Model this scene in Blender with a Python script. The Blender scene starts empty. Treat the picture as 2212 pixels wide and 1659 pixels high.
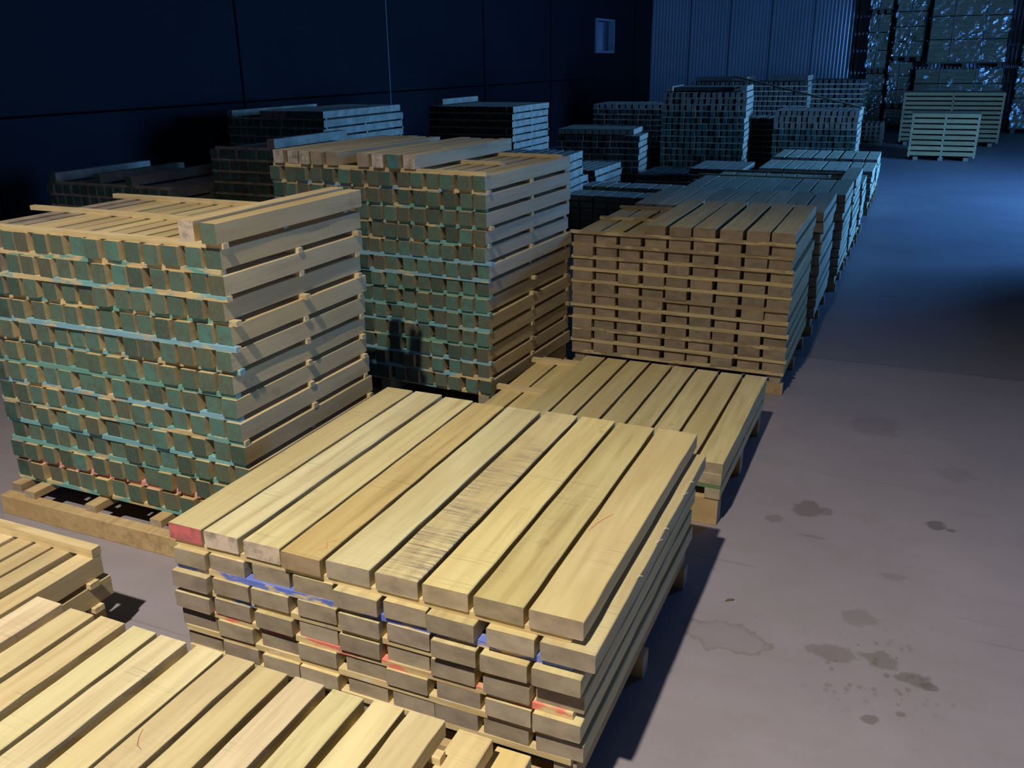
import bpy, math, random
from mathutils import Matrix, Vector

random.seed(11)
sc = bpy.context.scene
C = sc.collection

# ------------------------------------------------------------------ camera
F_PX = 1916.97
cam_d = bpy.data.cameras.new('camera')
cam = bpy.data.objects.new('camera', cam_d)
C.objects.link(cam)
cam_d.sensor_fit = 'HORIZONTAL'
cam_d.sensor_width = 36.0
cam_d.lens = F_PX / 2212.0 * 36.0
cam_d.clip_start = 0.02
cam_d.clip_end = 200
FW = Vector((-0.38032426, 0.85924583, -0.34212581))
RT = Vector((0.91610275, 0.40076811, -0.01186048))
UP = Vector((-0.12692205, 0.31793322, 0.9395793))
m = Matrix.Identity(4)
for i in range(3):
    m[i][0] = RT[i]; m[i][1] = UP[i]; m[i][2] = -FW[i]
m[0][3], m[1][3], m[2][3] = 0.0, 0.0, 1.75
cam.matrix_world = m
sc.camera = cam

# ------------------------------------------------------------------ world, lights, exposure
sc.view_settings.view_transform = 'Standard'
sc.view_settings.look = 'None'
sc.view_settings.gamma = 1.0
sc.view_settings.use_curve_mapping = False
sc.view_settings.exposure = 0.0

w = bpy.data.worlds.new('world'); sc.world = w; w.use_nodes = True
w.node_tree.nodes['Background'].inputs[0].default_value = (0.10, 0.24, 0.62, 1)
w.node_tree.nodes['Background'].inputs[1].default_value = 0.5

LAMP = (-1.02, -2.35, 7.78)
ld = bpy.data.lights.new('high_bay_light', 'SPOT')
ld.energy = 4900; ld.color = (1.0, 0.92, 0.80)
ld.spot_size = math.radians(110); ld.spot_blend = 1.0; ld.shadow_soft_size = 0.11
lo = bpy.data.objects.new('high_bay_light', ld); C.objects.link(lo); lo.location = LAMP
lo.rotation_euler = (0, 0, 0)

def area(name, loc, target, sx, sy, e, col, spread=180):
    a = bpy.data.lights.new(name, 'AREA'); a.shape = 'RECTANGLE'; a.size = sx; a.size_y = sy
    a.energy = e; a.color = col; a.spread = math.radians(spread)
    o = bpy.data.objects.new(name, a); C.objects.link(o); o.location = loc
    d = Vector(target) - Vector(loc)
    o.rotation_euler = d.to_track_quat('-Z', 'Z').to_euler()
    return o
BLUE = (0.09, 0.325, 0.90)
# daylight through the open gate in the right wall
area('gate_daylight', (5.55, 12.8, 1.8), (-2.0, 12.6, 1.3), 3.5, 3.0, 1650, BLUE, 180)
# added blue fill at an unseen opening behind the camera, brightens the left wall
area('side_wall_fill', (4.9, -1.5, 3.2), (-7.1, 3.6, 2.6), 1.6, 1.4, 15, BLUE, 50)

# ------------------------------------------------------------------ node helpers
def mat(name):
    mt = bpy.data.materials.new(name); mt.use_nodes = True
    nt = mt.node_tree
    return mt, nt, nt.nodes['Principled BSDF']

def N(nt, kind, **kw):
    n = nt.nodes.new(kind)
    for k, v in kw.items():
        if k.startswith('i_'):
            key = k[2:]
            key = int(key) if key.isdigit() else key.replace('_', ' ')
            n.inputs[key].default_value = v
        else:
            setattr(n, k, v)
    return n

def L(nt, a, b):
    nt.links.new(a, b)

def ramp(nt, fac, stops):
    r = nt.nodes.new('ShaderNodeValToRGB')
    els = r.color_ramp.elements
    while len(els) < len(stops):
        els.new(0.5)
    for e, (p, c) in zip(els, stops):
        e.position = p
        e.color = c if len(c) == 4 else (*c, 1)
    L(nt, fac, r.inputs[0])
    return r.outputs[0]

def mix(nt, fac, a, b, blend='MIX'):
    n = nt.nodes.new('ShaderNodeMix'); n.data_type = 'RGBA'; n.blend_type = blend
    for s, v in ((0, fac), (6, a), (7, b)):
        if isinstance(v, (int, float)):
            n.inputs[s].default_value = v
        elif isinstance(v, tuple):
            n.inputs[s].default_value = v if len(v) == 4 else (*v, 1)
        else:
            L(nt, v, n.inputs[s])
    return n.outputs[2]

def math_(nt, op, a, b=None, clamp=False):
    n = nt.nodes.new('ShaderNodeMath'); n.operation = op; n.use_clamp = clamp
    for s, v in ((0, a), (1, b)):
        if v is None: continue
        if isinstance(v, (int, float)): n.inputs[s].default_value = v
        else: L(nt, v, n.inputs[s])
    return n.outputs[0]

def objcoord(nt, scale, rnd=True):
    tc = nt.nodes.new('ShaderNodeTexCoord')
    out = tc.outputs['Object']
    if rnd:
        oi = nt.nodes.new('ShaderNodeObjectInfo')
        mul = N(nt, 'ShaderNodeVectorMath', operation='SCALE'); mul.inputs[0].default_value = (37.0, 91.0, 53.0)
        L(nt, oi.outputs['Random'], mul.inputs['Scale'])
        ad = N(nt, 'ShaderNodeVectorMath', operation='ADD'); L(nt, out, ad.inputs[0]); L(nt, mul.outputs[0], ad.inputs[1])
        out = ad.outputs[0]
    mp = N(nt, 'ShaderNodeMapping'); mp.inputs['Scale'].default_value = scale
    L(nt, out, mp.inputs[0])
    return mp.outputs[0]

def noise(nt, vec, scale=1.0, detail=4.0, rough=0.55):
    n = N(nt, 'ShaderNodeTexNoise'); n.inputs['Scale'].default_value = scale
    n.inputs['Detail'].default_value = detail; n.inputs['Roughness'].default_value = rough
    L(nt, vec, n.inputs['Vector'])
    return n.outputs[0]

def bump(nt, bs, h, strength=0.3, dist=0.002):
    b = nt.nodes.new('ShaderNodeBump'); b.inputs['Strength'].default_value = strength
    b.inputs['Distance'].default_value = dist
    L(nt, h, b.inputs['Height']); L(nt, b.outputs[0], bs.inputs['Normal'])

# sawn hardwood: object colour tints it, object colour alpha is how stained it is
def wood_face(name, base, dark):
    mt, nt, bs = mat(name)
    grain = noise(nt, objcoord(nt, (30, 2.2, 30)), 1.0, 5, 0.6)
    wide = noise(nt, objcoord(nt, (5, 1.0, 5)), 1.0, 3, 0.5)
    saw = noise(nt, objcoord(nt, (3, 150, 60)), 1.0, 3, 0.7)
    sawp = noise(nt, objcoord(nt, (5, 7, 5)), 1.0, 2, 0.5)
    c = ramp(nt, grain, [(0.30, dark), (0.52, base), (0.75, tuple(min(1, v * 1.12) for v in base))])
    c = mix(nt, ramp(nt, wide, [(0.38, (0, 0, 0)), (0.68, (1, 1, 1))]), c, tuple(v * f for v, f in zip(base, (0.86, 0.80, 0.72))))
    # figure of the grain: long stretched loops
    wv = N(nt, 'ShaderNodeTexWave', wave_type='RINGS', rings_direction='Y'); wv.inputs['Scale'].default_value = 1.0
    wv.inputs['Distortion'].default_value = 5.0; wv.inputs['Detail'].default_value = 2.5; wv.inputs['Detail Scale'].default_value = 0.8
    L(nt, objcoord(nt, (9, 1.6, 9)), wv.inputs['Vector'])
    c = mix(nt, math_(nt, 'MULTIPLY', ramp(nt, wv.outputs[0], [(0.0, (1, 1, 1)), (0.22, (0, 0, 0))]), 0.20), c, dark)
    c = mix(nt, math_(nt, 'MULTIPLY', math_(nt, 'MULTIPLY', ramp(nt, saw, [(0.55, (0, 0, 0)), (0.72, (1, 1, 1))]),
                                             ramp(nt, sawp, [(0.50, (0, 0, 0)), (0.66, (1, 1, 1))])), 0.55), c,
            tuple(v * 0.38 for v in base))
    oi = nt.nodes.new('ShaderNodeObjectInfo')
    # heavy blue-grey saw stain where the board carries it
    hv = math_(nt, 'MULTIPLY', ramp(nt, noise(nt, objcoord(nt, (7, 170, 20)), 1.0, 4, 0.75), [(0.44, (0, 0, 0)), (0.66, (1, 1, 1))]),
               ramp(nt, noise(nt, objcoord(nt, (5, 4.2, 3)), 1.0, 3, 0.65), [(0.40, (0, 0, 0)), (0.66, (1, 1, 1))]))
    c = mix(nt, math_(nt, 'MULTIPLY', hv, math_(nt, 'SUBTRACT', 1.0, oi.outputs['Alpha'])), c, (0.085, 0.08, 0.105))
    # damp spots
    sp = ramp(nt, noise(nt, objcoord(nt, (6, 4, 6)), 1.0, 4, 0.6), [(0.66, (0, 0, 0)), (0.69, (1, 1, 1)), (0.80, (0.5, 0.5, 0.5))])
    c = mix(nt, math_(nt, 'MULTIPLY', sp, 0.40), c, tuple(v * f for v, f in zip(base, (0.60, 0.50, 0.38))))
    c = mix(nt, 1.0, c, oi.outputs['Color'], 'MULTIPLY')
    hs = N(nt, 'ShaderNodeHueSaturation'); L(nt, c, hs.inputs['Color'])
    L(nt, math_(nt, 'ADD', math_(nt, 'MULTIPLY', oi.outputs['Random'], 0.26), 0.86), hs.inputs['Value'])
    L(nt, hs.outputs[0], bs.inputs['Base Color'])
    bs.inputs['Roughness'].default_value = 0.78
    bs.inputs['Specular IOR Level'].default_value = 0.25
    bump(nt, bs, math_(nt, 'ADD', grain, math_(nt, 'MULTIPLY', saw, 0.8)), 0.35, 0.0012)
    return mt

M_PLANK = wood_face('sawn_plank_wood', (0.615, 0.525, 0.27), (0.44, 0.35, 0.165))
M_BEAM = wood_face('sawn_beam_wood', (0.56, 0.455, 0.26), (0.40, 0.31, 0.165))

def end_grain():
    mt, nt, bs = mat('bare_end_grain')
    wv = N(nt, 'ShaderNodeTexWave', wave_type='RINGS', rings_direction='Y')
    wv.inputs['Scale'].default_value = 1.0; wv.inputs['Distortion'].default_value = 1.5; wv.inputs['Detail'].default_value = 2
    L(nt, objcoord(nt, (60, 1, 60)), wv.inputs['Vector'])
    c = mix(nt, math_(nt, 'MULTIPLY', wv.outputs[0], 0.35), (0.40, 0.325, 0.225), (0.29, 0.23, 0.155))
    n = noise(nt, objcoord(nt, (14, 14, 22)), 1.0, 4, 0.6)
    c = mix(nt, ramp(nt, n, [(0.40, (0, 0, 0)), (0.72, (1, 1, 1))]), c, (0.25, 0.20, 0.135))
    oi = nt.nodes.new('ShaderNodeObjectInfo')
    c = mix(nt, 1.0, c, oi.outputs['Color'], 'MULTIPLY')
    hs = N(nt, 'ShaderNodeHueSaturation'); L(nt, c, hs.inputs['Color'])
    L(nt, math_(nt, 'ADD', math_(nt, 'MULTIPLY', oi.outputs['Random'], 0.35), 0.80), hs.inputs['Value'])
    L(nt, hs.outputs[0], bs.inputs['Base Color'])
    bs.inputs['Roughness'].default_value = 0.9
    bump(nt, bs, n, 0.4, 0.002)
    return mt
M_END = end_grain()

def painted_end(name, stops):
    mt, nt, bs = mat(name)
    oi = nt.nodes.new('ShaderNodeObjectInfo')
    r = nt.nodes.new('ShaderNodeValToRGB'); r.color_ramp.interpolation = 'LINEAR'
    els = r.color_ramp.elements
    while len(els) < len(stops): els.new(0.5)
    for e, (p, c) in zip(els, stops): e.position = p; e.color = (*c, 1)
    L(nt, oi.outputs['Random'], r.inputs[0])
    n = noise(nt, objcoord(nt, (26, 26, 26)), 1.0, 5, 0.65)
    c = mix(nt, ramp(nt, n, [(0.44, (0, 0, 0)), (0.70, (0.75, 0.75, 0.75))]), r.outputs[0], (0.10, 0.085, 0.06))
    f = noise(nt, objcoord(nt, (220, 220, 60)), 1.0, 2, 0.6)
    c = mix(nt, math_(nt, 'MULTIPLY', ramp(nt, f, [(0.5, (0, 0, 0)), (0.75, (1, 1, 1))]), 0.22), c, (0.30, 0.30, 0.22))
    L(nt, c, bs.inputs['Base Color'])
    bs.inputs['Roughness'].default_value = 0.8
    bump(nt, bs, n, 0.3, 0.002)
    return mt
M_GREEN = painted_end('green_painted_end', [(0.0, (0.045, 0.085, 0.062)), (0.25, (0.07, 0.14, 0.105)), (0.45, (0.10, 0.17, 0.115)),
                                            (0.62, (0.105, 0.105, 0.068)), (0.74, (0.08, 0.165, 0.125)), (0.90, (0.085, 0.22, 0.18)), (1.0, (0.10, 0.14, 0.09))])
M_PINK = painted_end('pink_painted_end', [(0.0, (0.62, 0.13, 0.14)), (1.0, (0.64, 0.15, 0.15))])
M_WHITE = painted_end('pale_fresh_end', [(0.0, (0.66, 0.54, 0.44)), (1.0, (0.60, 0.47, 0.34))])
M_TEAL = painted_end('teal_painted_end', [(0.0, (0.05, 0.20, 0.20)), (1.0, (0.06, 0.22, 0.21))])

# spacer strips: pale yellow wood, object colour rgb = overspray paint, alpha = how much of it is left bare
def strip_mat():
    mt, nt, bs = mat('spacer_strip_wood')
    oi = nt.nodes.new('ShaderNodeObjectInfo')
    g = noise(nt, objcoord(nt, (3, 40, 40)), 1.0, 4, 0.6)
    c = ramp(nt, g, [(0.3, (0.48, 0.35, 0.16)), (0.55, (0.66, 0.51, 0.26)), (0.8, (0.72, 0.58, 0.33))])
    mo = noise(nt, objcoord(nt, (9, 9, 40)), 1.0, 4, 0.6)
    c = mix(nt, math_(nt, 'MULTIPLY', ramp(nt, mo, [(0.55, (0, 0, 0)), (0.7, (1, 1, 1))]), 0.35), c, (0.34, 0.27, 0.15))
    p = noise(nt, objcoord(nt, (7, 22, 26)), 1.0, 4, 0.62)
    th = math_(nt, 'SUBTRACT', p, math_(nt, 'ADD', math_(nt, 'MULTIPLY', oi.outputs['Alpha'], 0.62), 0.19))
    f = math_(nt, 'MULTIPLY', th, 16.0, clamp=True)
    c = mix(nt, math_(nt, 'MULTIPLY', f, 0.88), c, oi.outputs['Color'])
    L(nt, c, bs.inputs['Base Color']); bs.inputs['Roughness'].default_value = 0.82
    bump(nt, bs, g, 0.3, 0.0015)
    return mt
M_STRIP = strip_mat()

def plain(name, col, rough=0.6, metal=0.0, nz=0.0, nscale=(20, 20, 20), spec=0.5):
    mt, nt, bs = mat(name); bs.inputs['Specular IOR Level'].default_value = spec
    if nz:
        n = noise(nt, objcoord(nt, nscale, False), 1.0, 4, 0.6)
        c = mix(nt, ramp(nt, n, [(0.35, (0, 0, 0)), (0.7, (1, 1, 1))]), col, tuple(v * (1 - nz) for v in col))
        L(nt, c, bs.inputs['Base Color'])
    else:
        bs.inputs['Base Color'].default_value = (*col, 1)
    bs.inputs['Roughness'].default_value = rough; bs.inputs['Metallic'].default_value = metal
    return mt

# far timber gets the same wood with variation by position (one mesh holds many pieces)
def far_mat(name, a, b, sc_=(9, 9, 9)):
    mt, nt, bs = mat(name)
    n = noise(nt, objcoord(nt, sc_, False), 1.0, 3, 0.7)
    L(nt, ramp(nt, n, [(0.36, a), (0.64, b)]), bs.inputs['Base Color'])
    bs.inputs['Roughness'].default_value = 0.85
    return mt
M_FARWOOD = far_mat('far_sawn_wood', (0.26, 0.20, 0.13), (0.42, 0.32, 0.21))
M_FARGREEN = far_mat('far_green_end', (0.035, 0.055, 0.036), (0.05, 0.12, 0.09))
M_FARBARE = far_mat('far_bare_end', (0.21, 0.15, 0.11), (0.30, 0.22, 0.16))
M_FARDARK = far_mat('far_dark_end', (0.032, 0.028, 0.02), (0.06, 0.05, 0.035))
M_BEARER = wood_face('bearer_wood', (0.50, 0.36, 0.18), (0.33, 0.23, 0.11))

# ------------------------------------------------------------------ mesh builders
class MB:
    def __init__(s): s.v = []; s.f = []; s.m = []
    def box(s, x0, x1, y0, y1, z0, z1, mi=0, mfront=None, M=None):
        b = len(s.v)
        P = [(x0, y0, z0), (x1, y0, z0), (x1, y1, z0), (x0, y1, z0), (x0, y0, z1), (x1, y0, z1), (x1, y1, z1), (x0, y1, z1)]
        if M is not None: P = [tuple(M @ Vector(p)) for p in P]
        s.v += P
        mf = mi if mfront is None else mfront
        for q, k in (((0, 3, 2, 1), mi), ((4, 5, 6, 7), mi), ((0, 1, 5, 4), mf), ((2, 3, 7, 6), mf), ((1, 2, 6, 5), mi), ((3, 0, 4, 7), mi)):
            s.f.append(tuple(b + i for i in q)); s.m.append(k)
    def build(s, name, mats, parent=None, shade=False):
        me = bpy.data.meshes.new(name); me.from_pydata(s.v, [], s.f)
        for mm in mats: me.materials.append(mm)
        for p, k in zip(me.polygons, s.m): p.material_index = k; p.use_smooth = shade
        me.update()
        o = bpy.data.objects.new(name, me); C.objects.link(o)
        if parent: o.parent = parent
        return o

def bar_mesh(name, wx, wy, wz, mats, seg=6, bev=0.0018, rough=0.0008, axis='y', seed=0):
    """a sawn timber: chamfered section swept along its length with slightly uneven edges; ends get material 1.
    origin = centre of the bottom face."""
    R = random.Random(seed)
    ln, a, h = (wy, wx, wz) if axis == 'y' else (wx, wy, wz)
    hx, b = a / 2, bev
    sec = [(-hx + b, 0), (hx - b, 0), (hx, b), (hx, h - b), (hx - b, h), (-hx + b, h), (-hx, h - b), (-hx, b)]
    v, f, mi = [], [], []
    for i in range(seg + 1):
        t = -ln / 2 + ln * i / seg
        dx = R.uniform(-rough, rough)
        for j, (p, q) in enumerate(sec):
            jx = 0 if i in (0, seg) else R.uniform(-rough, rough)
            # keep bottom and top flat so that pieces rest on each other
            v.append((p + dx + jx, t + (R.uniform(-rough, rough) if i in (0, seg) else 0), q))
    for i in range(seg):
        for j in range(8):
            k = (j + 1) % 8
            f.append((i * 8 + j, i * 8 + k, (i + 1) * 8 + k, (i + 1) * 8 + j)); mi.append(0)
    f.append(tuple(range(7, -1, -1))); mi.append(1)
    f.append(tuple(seg * 8 + j for j in range(8))); mi.append(1)
    f = [tuple(reversed(q)) if n < seg * 8 else q for n, q in enumerate(f)]
    # fix orientation: sides outward
    if axis == 'x':
        v = [(y, -x, z) for x, y, z in v]
    me = bpy.data.meshes.new(name); me.from_pydata(v, [], f)
    for mm in mats: me.materials.append(mm)
    for p, k in zip(me.polygons, mi): p.material_index = k
    me.validate(); me.update()
    return me

ORD = ['zeroth', 'first', 'second', 'third', 'fourth', 'fifth', 'sixth', 'seventh', 'eighth', 'ninth', 'tenth', 'eleventh',
       'twelfth', 'thirteenth', 'fourteenth', 'fifteenth', 'sixteenth']

def tag(o, label, cat, group=None, kind=None):
    if label: o['label'] = label
    if cat: o['category'] = cat
    if group: o['group'] = group
    if kind: o['kind'] = kind
    return o

REST = {'plank': MB(), 'beam': MB(), 'strip': MB(), 'bearer': MB()}
COUNT = {}

class Stack:
    """origin = right front bottom corner on the floor; u runs left->right (negative inside), v away from the camera"""
    def __init__(s, name, x, y, yaw, Lh, W):
        s.name, s.x, s.y, s.yaw, s.L, s.W = name, x, y, yaw, Lh, W
        s.M = Matrix.Translation((x, y, 0)) @ Matrix.Rotation(yaw, 4, 'Z')
        s.R = random.Random(name)
    def put(s, me, name, u, v, z, yaw=0.0, color=(1, 1, 1, 1), label=None, cat=None, group=None):
        o = bpy.data.objects.new(name, me); C.objects.link(o)
        o['kind'] = 'thing'
        p = s.M @ Vector((u, v, z))
        o.location = p; o.rotation_euler = (0, 0, s.yaw + yaw); o.color = color
        tag(o, label, cat, group)
        COUNT[cat] = COUNT.get(cat, 0) + 1
        return o

def plank(s, u0, wd, z, t, ends, label, group, dv=0.0, Lh=None, color=None, mats=None, kind='plank', far=False, farm=(0, 1), seed=None, bev=0.0018, seg=6):
    Lh = Lh or s.L
    if far:
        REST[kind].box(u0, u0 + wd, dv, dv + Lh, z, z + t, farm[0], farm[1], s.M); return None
    base = M_PLANK if kind == 'plank' else M_BEAM
    me = bar_mesh('hardwood_plank' if kind == 'plank' else 'square_timber', wd, Lh, t, mats or [base, ends], seg=seg, seed=seed or s.R.random(), bev=bev)
    if color is None:
        k = s.R.uniform(0.93, 1.05); q = s.R.uniform(-0.05, 0.05)
        color = (k, k * (1 - abs(q) * 0.6), k * (1 - q), 1)
    return s.put(me, 'hardwood_plank' if kind == 'plank' else 'square_timber', u0 + wd / 2, dv + Lh / 2, z, 0.0, color, label, kind, group)

BARE = (1, 1, 1, 1)
def strip(s, v, z, th, wd, u0, u1, color, label, group, far=False, slope=0.0):
    if far:
        REST['strip'].box(u0, u1, v, v + wd, z, z + th, 0, 0, s.M); return None
    me = bar_mesh('spacer_strip', u1 - u0, wd, th, [M_STRIP, M_STRIP], seg=6, bev=0.0008, rough=0.0006, axis='x', seed=s.R.random())
    return s.put(me, 'spacer_strip', (u0 + u1) / 2, v + wd / 2, z, slope, color, label, 'spacer strip', group)

def bearer(s, u0, u1, v0, v1, z0, z1, label, group, far=False, axis='x'):
    if z1 - z0 < 0.004: return None
    if far:
        REST['bearer'].box(u0, u1, v0, v1, z0, z1, 0, 0, s.M); return None
    me = bar_mesh('bearer_block', u1 - u0, v1 - v0, z1 - z0, [M_BEARER, M_END], seg=4, axis=axis, seed=s.R.random())
    return s.put(me, 'floor_bearer', (u0 + u1) / 2, (v0 + v1) / 2, z0, 0, (1, 1, 1, 1), label, 'bearer', group)

TEALS = [(0.10, 0.36, 0.36), (0.13, 0.40, 0.46), (0.09, 0.33, 0.30), (0.16, 0.42, 0.55)]
def split(W, n, w, R, jit, adj=0.0):
    """left edges (u, negative) of n pieces of width w across W, aisle side at u=0; returns list from the aisle"""
    g = (W - n * w) / (n - 1)
    out = []
    for i in range(n):
        out.append(-(i * (w + g)) - w + (R.uniform(-jit, jit) * g if 0 < i < n - 1 else R.uniform(-0.3, 0.1) * g))
    # keep apart
    for i in range(1, n):
        if out[i] + w > out[i - 1] - 0.0012: out[i] = out[i - 1] - w - 0.0012
    return out

def base(s, zb, th, ph, far=False, front=0.03, runners=True, bh=None, nb=3, side=0.0):
    """bottom strips at zb-th, runners along the timber under them, cross bearers on the floor"""
    vs = [front, s.L * 0.5, s.L - front - 0.03] if nb == 3 else [front, s.L - front - 0.03]
    names = ['front', 'middle', 'rear']
    rb = zb - th
    bh = bh if bh is not None else rb * 0.55
    for i, v in enumerate(vs):
        bearer(s, -s.W, side, v - 0.02, v + 0.035, 0, bh, f'{names[i]} floor bearer beneath the {ph}', 'floor bearers under the stacks', far)
    if rb - bh > 0.01:
        for i, u in enumerate((-0.075, -s.W * 0.5 - 0.03, -s.W + 0.015)):
            bearer(s, u, u + 0.06, -0.0 + front - 0.02, s.L - front + 0.02, bh, rb, f'lengthwise runner, {["aisle side", "middle", "wall side"][i]}, beneath the {ph}', 'runners under the stacks', far, axis='y')
# ------------------------------------------------------------------ structure
def wall(name, mb, mats):
    o = mb.build(name, mats); o['kind'] = 'structure'; return o

# floor
def floor_mat():
    mt, nt, bs = mat('trowelled_concrete')
    tc = nt.nodes.new('ShaderNodeTexCoord'); P = tc.outputs['Object']
    def mp(scale, rot=0):
        n = N(nt, 'ShaderNodeMapping'); n.inputs['Scale'].default_value = scale; n.inputs['Rotation'].default_value = (0, 0, rot)
        L(nt, P, n.inputs[0]); return n.outputs[0]
    big = noise(nt, mp((0.9, 0.9, 1)), 1, 5, 0.6)
    med = noise(nt, mp((5, 5, 1)), 1, 5, 0.65)
    fine = noise(nt, mp((70, 70, 1)), 1, 3, 0.7)
    c = ramp(nt, big, [(0.3, (0.235, 0.205, 0.225)), (0.7, (0.295, 0.26, 0.285))])
    c = mix(nt, math_(nt, 'MULTIPLY', ramp(nt, med, [(0.48, (0, 0, 0)), (0.75, (1, 1, 1))]), 0.30), c, (0.20, 0.175, 0.15))
    spk = noise(nt, mp((38, 38, 1)), 1, 4, 0.75)
    c = mix(nt, math_(nt, 'MULTIPLY', ramp(nt, spk, [(0.60, (0, 0, 0)), (0.72, (1, 1, 1))]), 0.35), c, (0.15, 0.13, 0.12))
    c = mix(nt, math_(nt, 'MULTIPLY', fine, 0.22), c, (0.21, 0.19, 0.18))
    # swirling trowel marks
    sw = noise(nt, mp((1.4, 9, 1), 0.6), 1, 3, 0.6)
    c = mix(nt, math_(nt, 'MULTIPLY', ramp(nt, sw, [(0.52, (0, 0, 0)), (0.62, (1, 1, 1))]), 0.12), c, (0.20, 0.17, 0.15))
    sep = nt.nodes.new('ShaderNodeSeparateXYZ'); L(nt, P, sep.inputs[0])
    X, Y = sep.outputs[0], sep.outputs[1]
    dis = noise(nt, mp((9, 9, 1)), 1, 4, 0.65)
    dis2 = noise(nt, mp((9, 9, 1), 1.3), 1, 4, 0.65)
    def ell(cx, cy, rx, ry, edge=0.25, dist=0.9):
        a = math_(nt, 'DIVIDE', math_(nt, 'SUBTRACT', X, cx), rx)
        b = math_(nt, 'DIVIDE', math_(nt, 'SUBTRACT', Y, cy), ry)
        a = math_(nt, 'ADD', a, math_(nt, 'MULTIPLY', math_(nt, 'SUBTRACT', dis, 0.5), dist * 2.4))
        b = math_(nt, 'ADD', b, math_(nt, 'MULTIPLY', math_(nt, 'SUBTRACT', dis2, 0.5), dist * 2.4))
        r = math_(nt, 'SQRT', math_(nt, 'ADD', math_(nt, 'MULTIPLY', a, a), math_(nt, 'MULTIPLY', b, b)))
        return math_(nt, 'DIVIDE', math_(nt, 'SUBTRACT', 1.0, r), edge, clamp=True)
    for cx, cy, rx, ry, am in STAINS:
        c = mix(nt, math_(nt, 'MULTIPLY', ell(cx, cy, rx, ry), am), c, (0.105, 0.088, 0.072))
    # spatter of drips round the long stain
    vo = N(nt, 'ShaderNodeTexVoronoi'); vo.inputs['Scale'].default_value = 1.0
    L(nt, mp((30, 24, 1)), vo.inputs['Vector'])
    drops = ramp(nt, math_(nt, 'ADD', vo.outputs['Distance'], math_(nt, 'MULTIPLY', med, 0.35)), [(0.40, (1, 1, 1)), (0.45, (0, 0, 0))])
    reg = ell(0.09, 2.50, 0.27, 0.26, 0.7, 0.5)
    c = mix(nt, math_(nt, 'MULTIPLY', math_(nt, 'MULTIPLY', drops, reg), 0.55), c, (0.12, 0.10, 0.075))
    # ring of the dried puddle
    rg = ell(-0.35, 2.47, 0.135, 0.085, 1.0, 0.7)
    ring = ramp(nt, rg, [(0.0, (0, 0, 0)), (0.03, (1, 1, 1)), (0.12, (0.7, 0.7, 0.7)), (0.26, (0.12, 0.12, 0.12)), (0.7, (0.0, 0.0, 0.0))])
    c = mix(nt, math_(nt, 'MULTIPLY', ring, 0.45), c, (0.12, 0.10, 0.085))
    # scratches
    scn = N(nt, 'ShaderNodeTexNoise'); scn.inputs['Scale'].default_value = 1; scn.inputs['Detail'].default_value = 1
    L(nt, mp((0.9, 46, 1), 0.15), scn.inputs['Vector'])
    c = mix(nt, math_(nt, 'MULTIPLY', ramp(nt, scn.outputs[0], [(0.735, (0, 0, 0)), (0.75, (1, 1, 1))]), 0.35), c, (0.15, 0.13, 0.12))
    # saw-cut joint between two slabs
    j = math_(nt, 'ABSOLUTE', math_(nt, 'SUBTRACT', Y, 5.53))
    c = mix(nt, ramp(nt, j, [(0.0, (0.8, 0.8, 0.8)), (0.012, (0, 0, 0))]), c, (0.10, 0.09, 0.085))
    far = math_(nt, 'GREATER_THAN', Y, 5.53)
    c = mix(nt, math_(nt, 'MULTIPLY', far, 0.45), c, (0.145, 0.135, 0.14))
    L(nt, c, bs.inputs['Base Color'])
    L(nt, math_(nt, 'ADD', math_(nt, 'MULTIPLY', big, 0.35), 0.36), bs.inputs['Roughness'])
    bs.inputs['Specular IOR Level'].default_value = 0.35
    bump(nt, bs, math_(nt, 'ADD', big, math_(nt, 'MULTIPLY', fine, 0.1)), 0.25, 0.01)
    return mt
STAINS = [(-0.215, 3.485, 0.060, 0.085, 0.55), (-0.137, 3.472, 0.035, 0.04, 0.45), (-0.319, 3.327, 0.050, 0.035, 0.4), (-0.18, 3.24, 0.06, 0.014, 0.35),
          (0.280, 3.52, 0.042, 0.045, 0.75), (0.327, 3.49, 0.022, 0.016, 0.65), (0.005, 4.51, 0.13, 0.15, 0.22),
          (0.035, 2.745, 0.055, 0.06, 0.32), (-0.028, 2.519, 0.085, 0.045, 0.42), (0.112, 2.54, 0.065, 0.045, 0.48),
          (0.20, 2.475, 0.060, 0.035, 0.55), (0.245, 2.46, 0.030, 0.02, 0.6), (-0.37, 2.47, 0.11, 0.075, 0.08), (0.095, 2.244, 0.022, 0.025, 0.6), (0.17, 2.30, 0.018, 0.015, 0.5),
          (0.138, 3.061, 0.05, 0.03, 0.25), (0.36, 4.05, 0.10, 0.09, 0.20), (-0.03, 7.30, 0.10, 0.03, 0.6), (0.02, 7.85, 0.05, 0.025, 0.5),
          (0.0, 10.1, 0.05, 0.03, 0.5), (0.05, 9.1, 0.10, 0.04, 0.3)]
mb = MB(); mb.box(-7.1, 5.7, -6.0, 26.0, -0.12, 0.0, 0)
wall('floor', mb, [floor_mat()])

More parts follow.
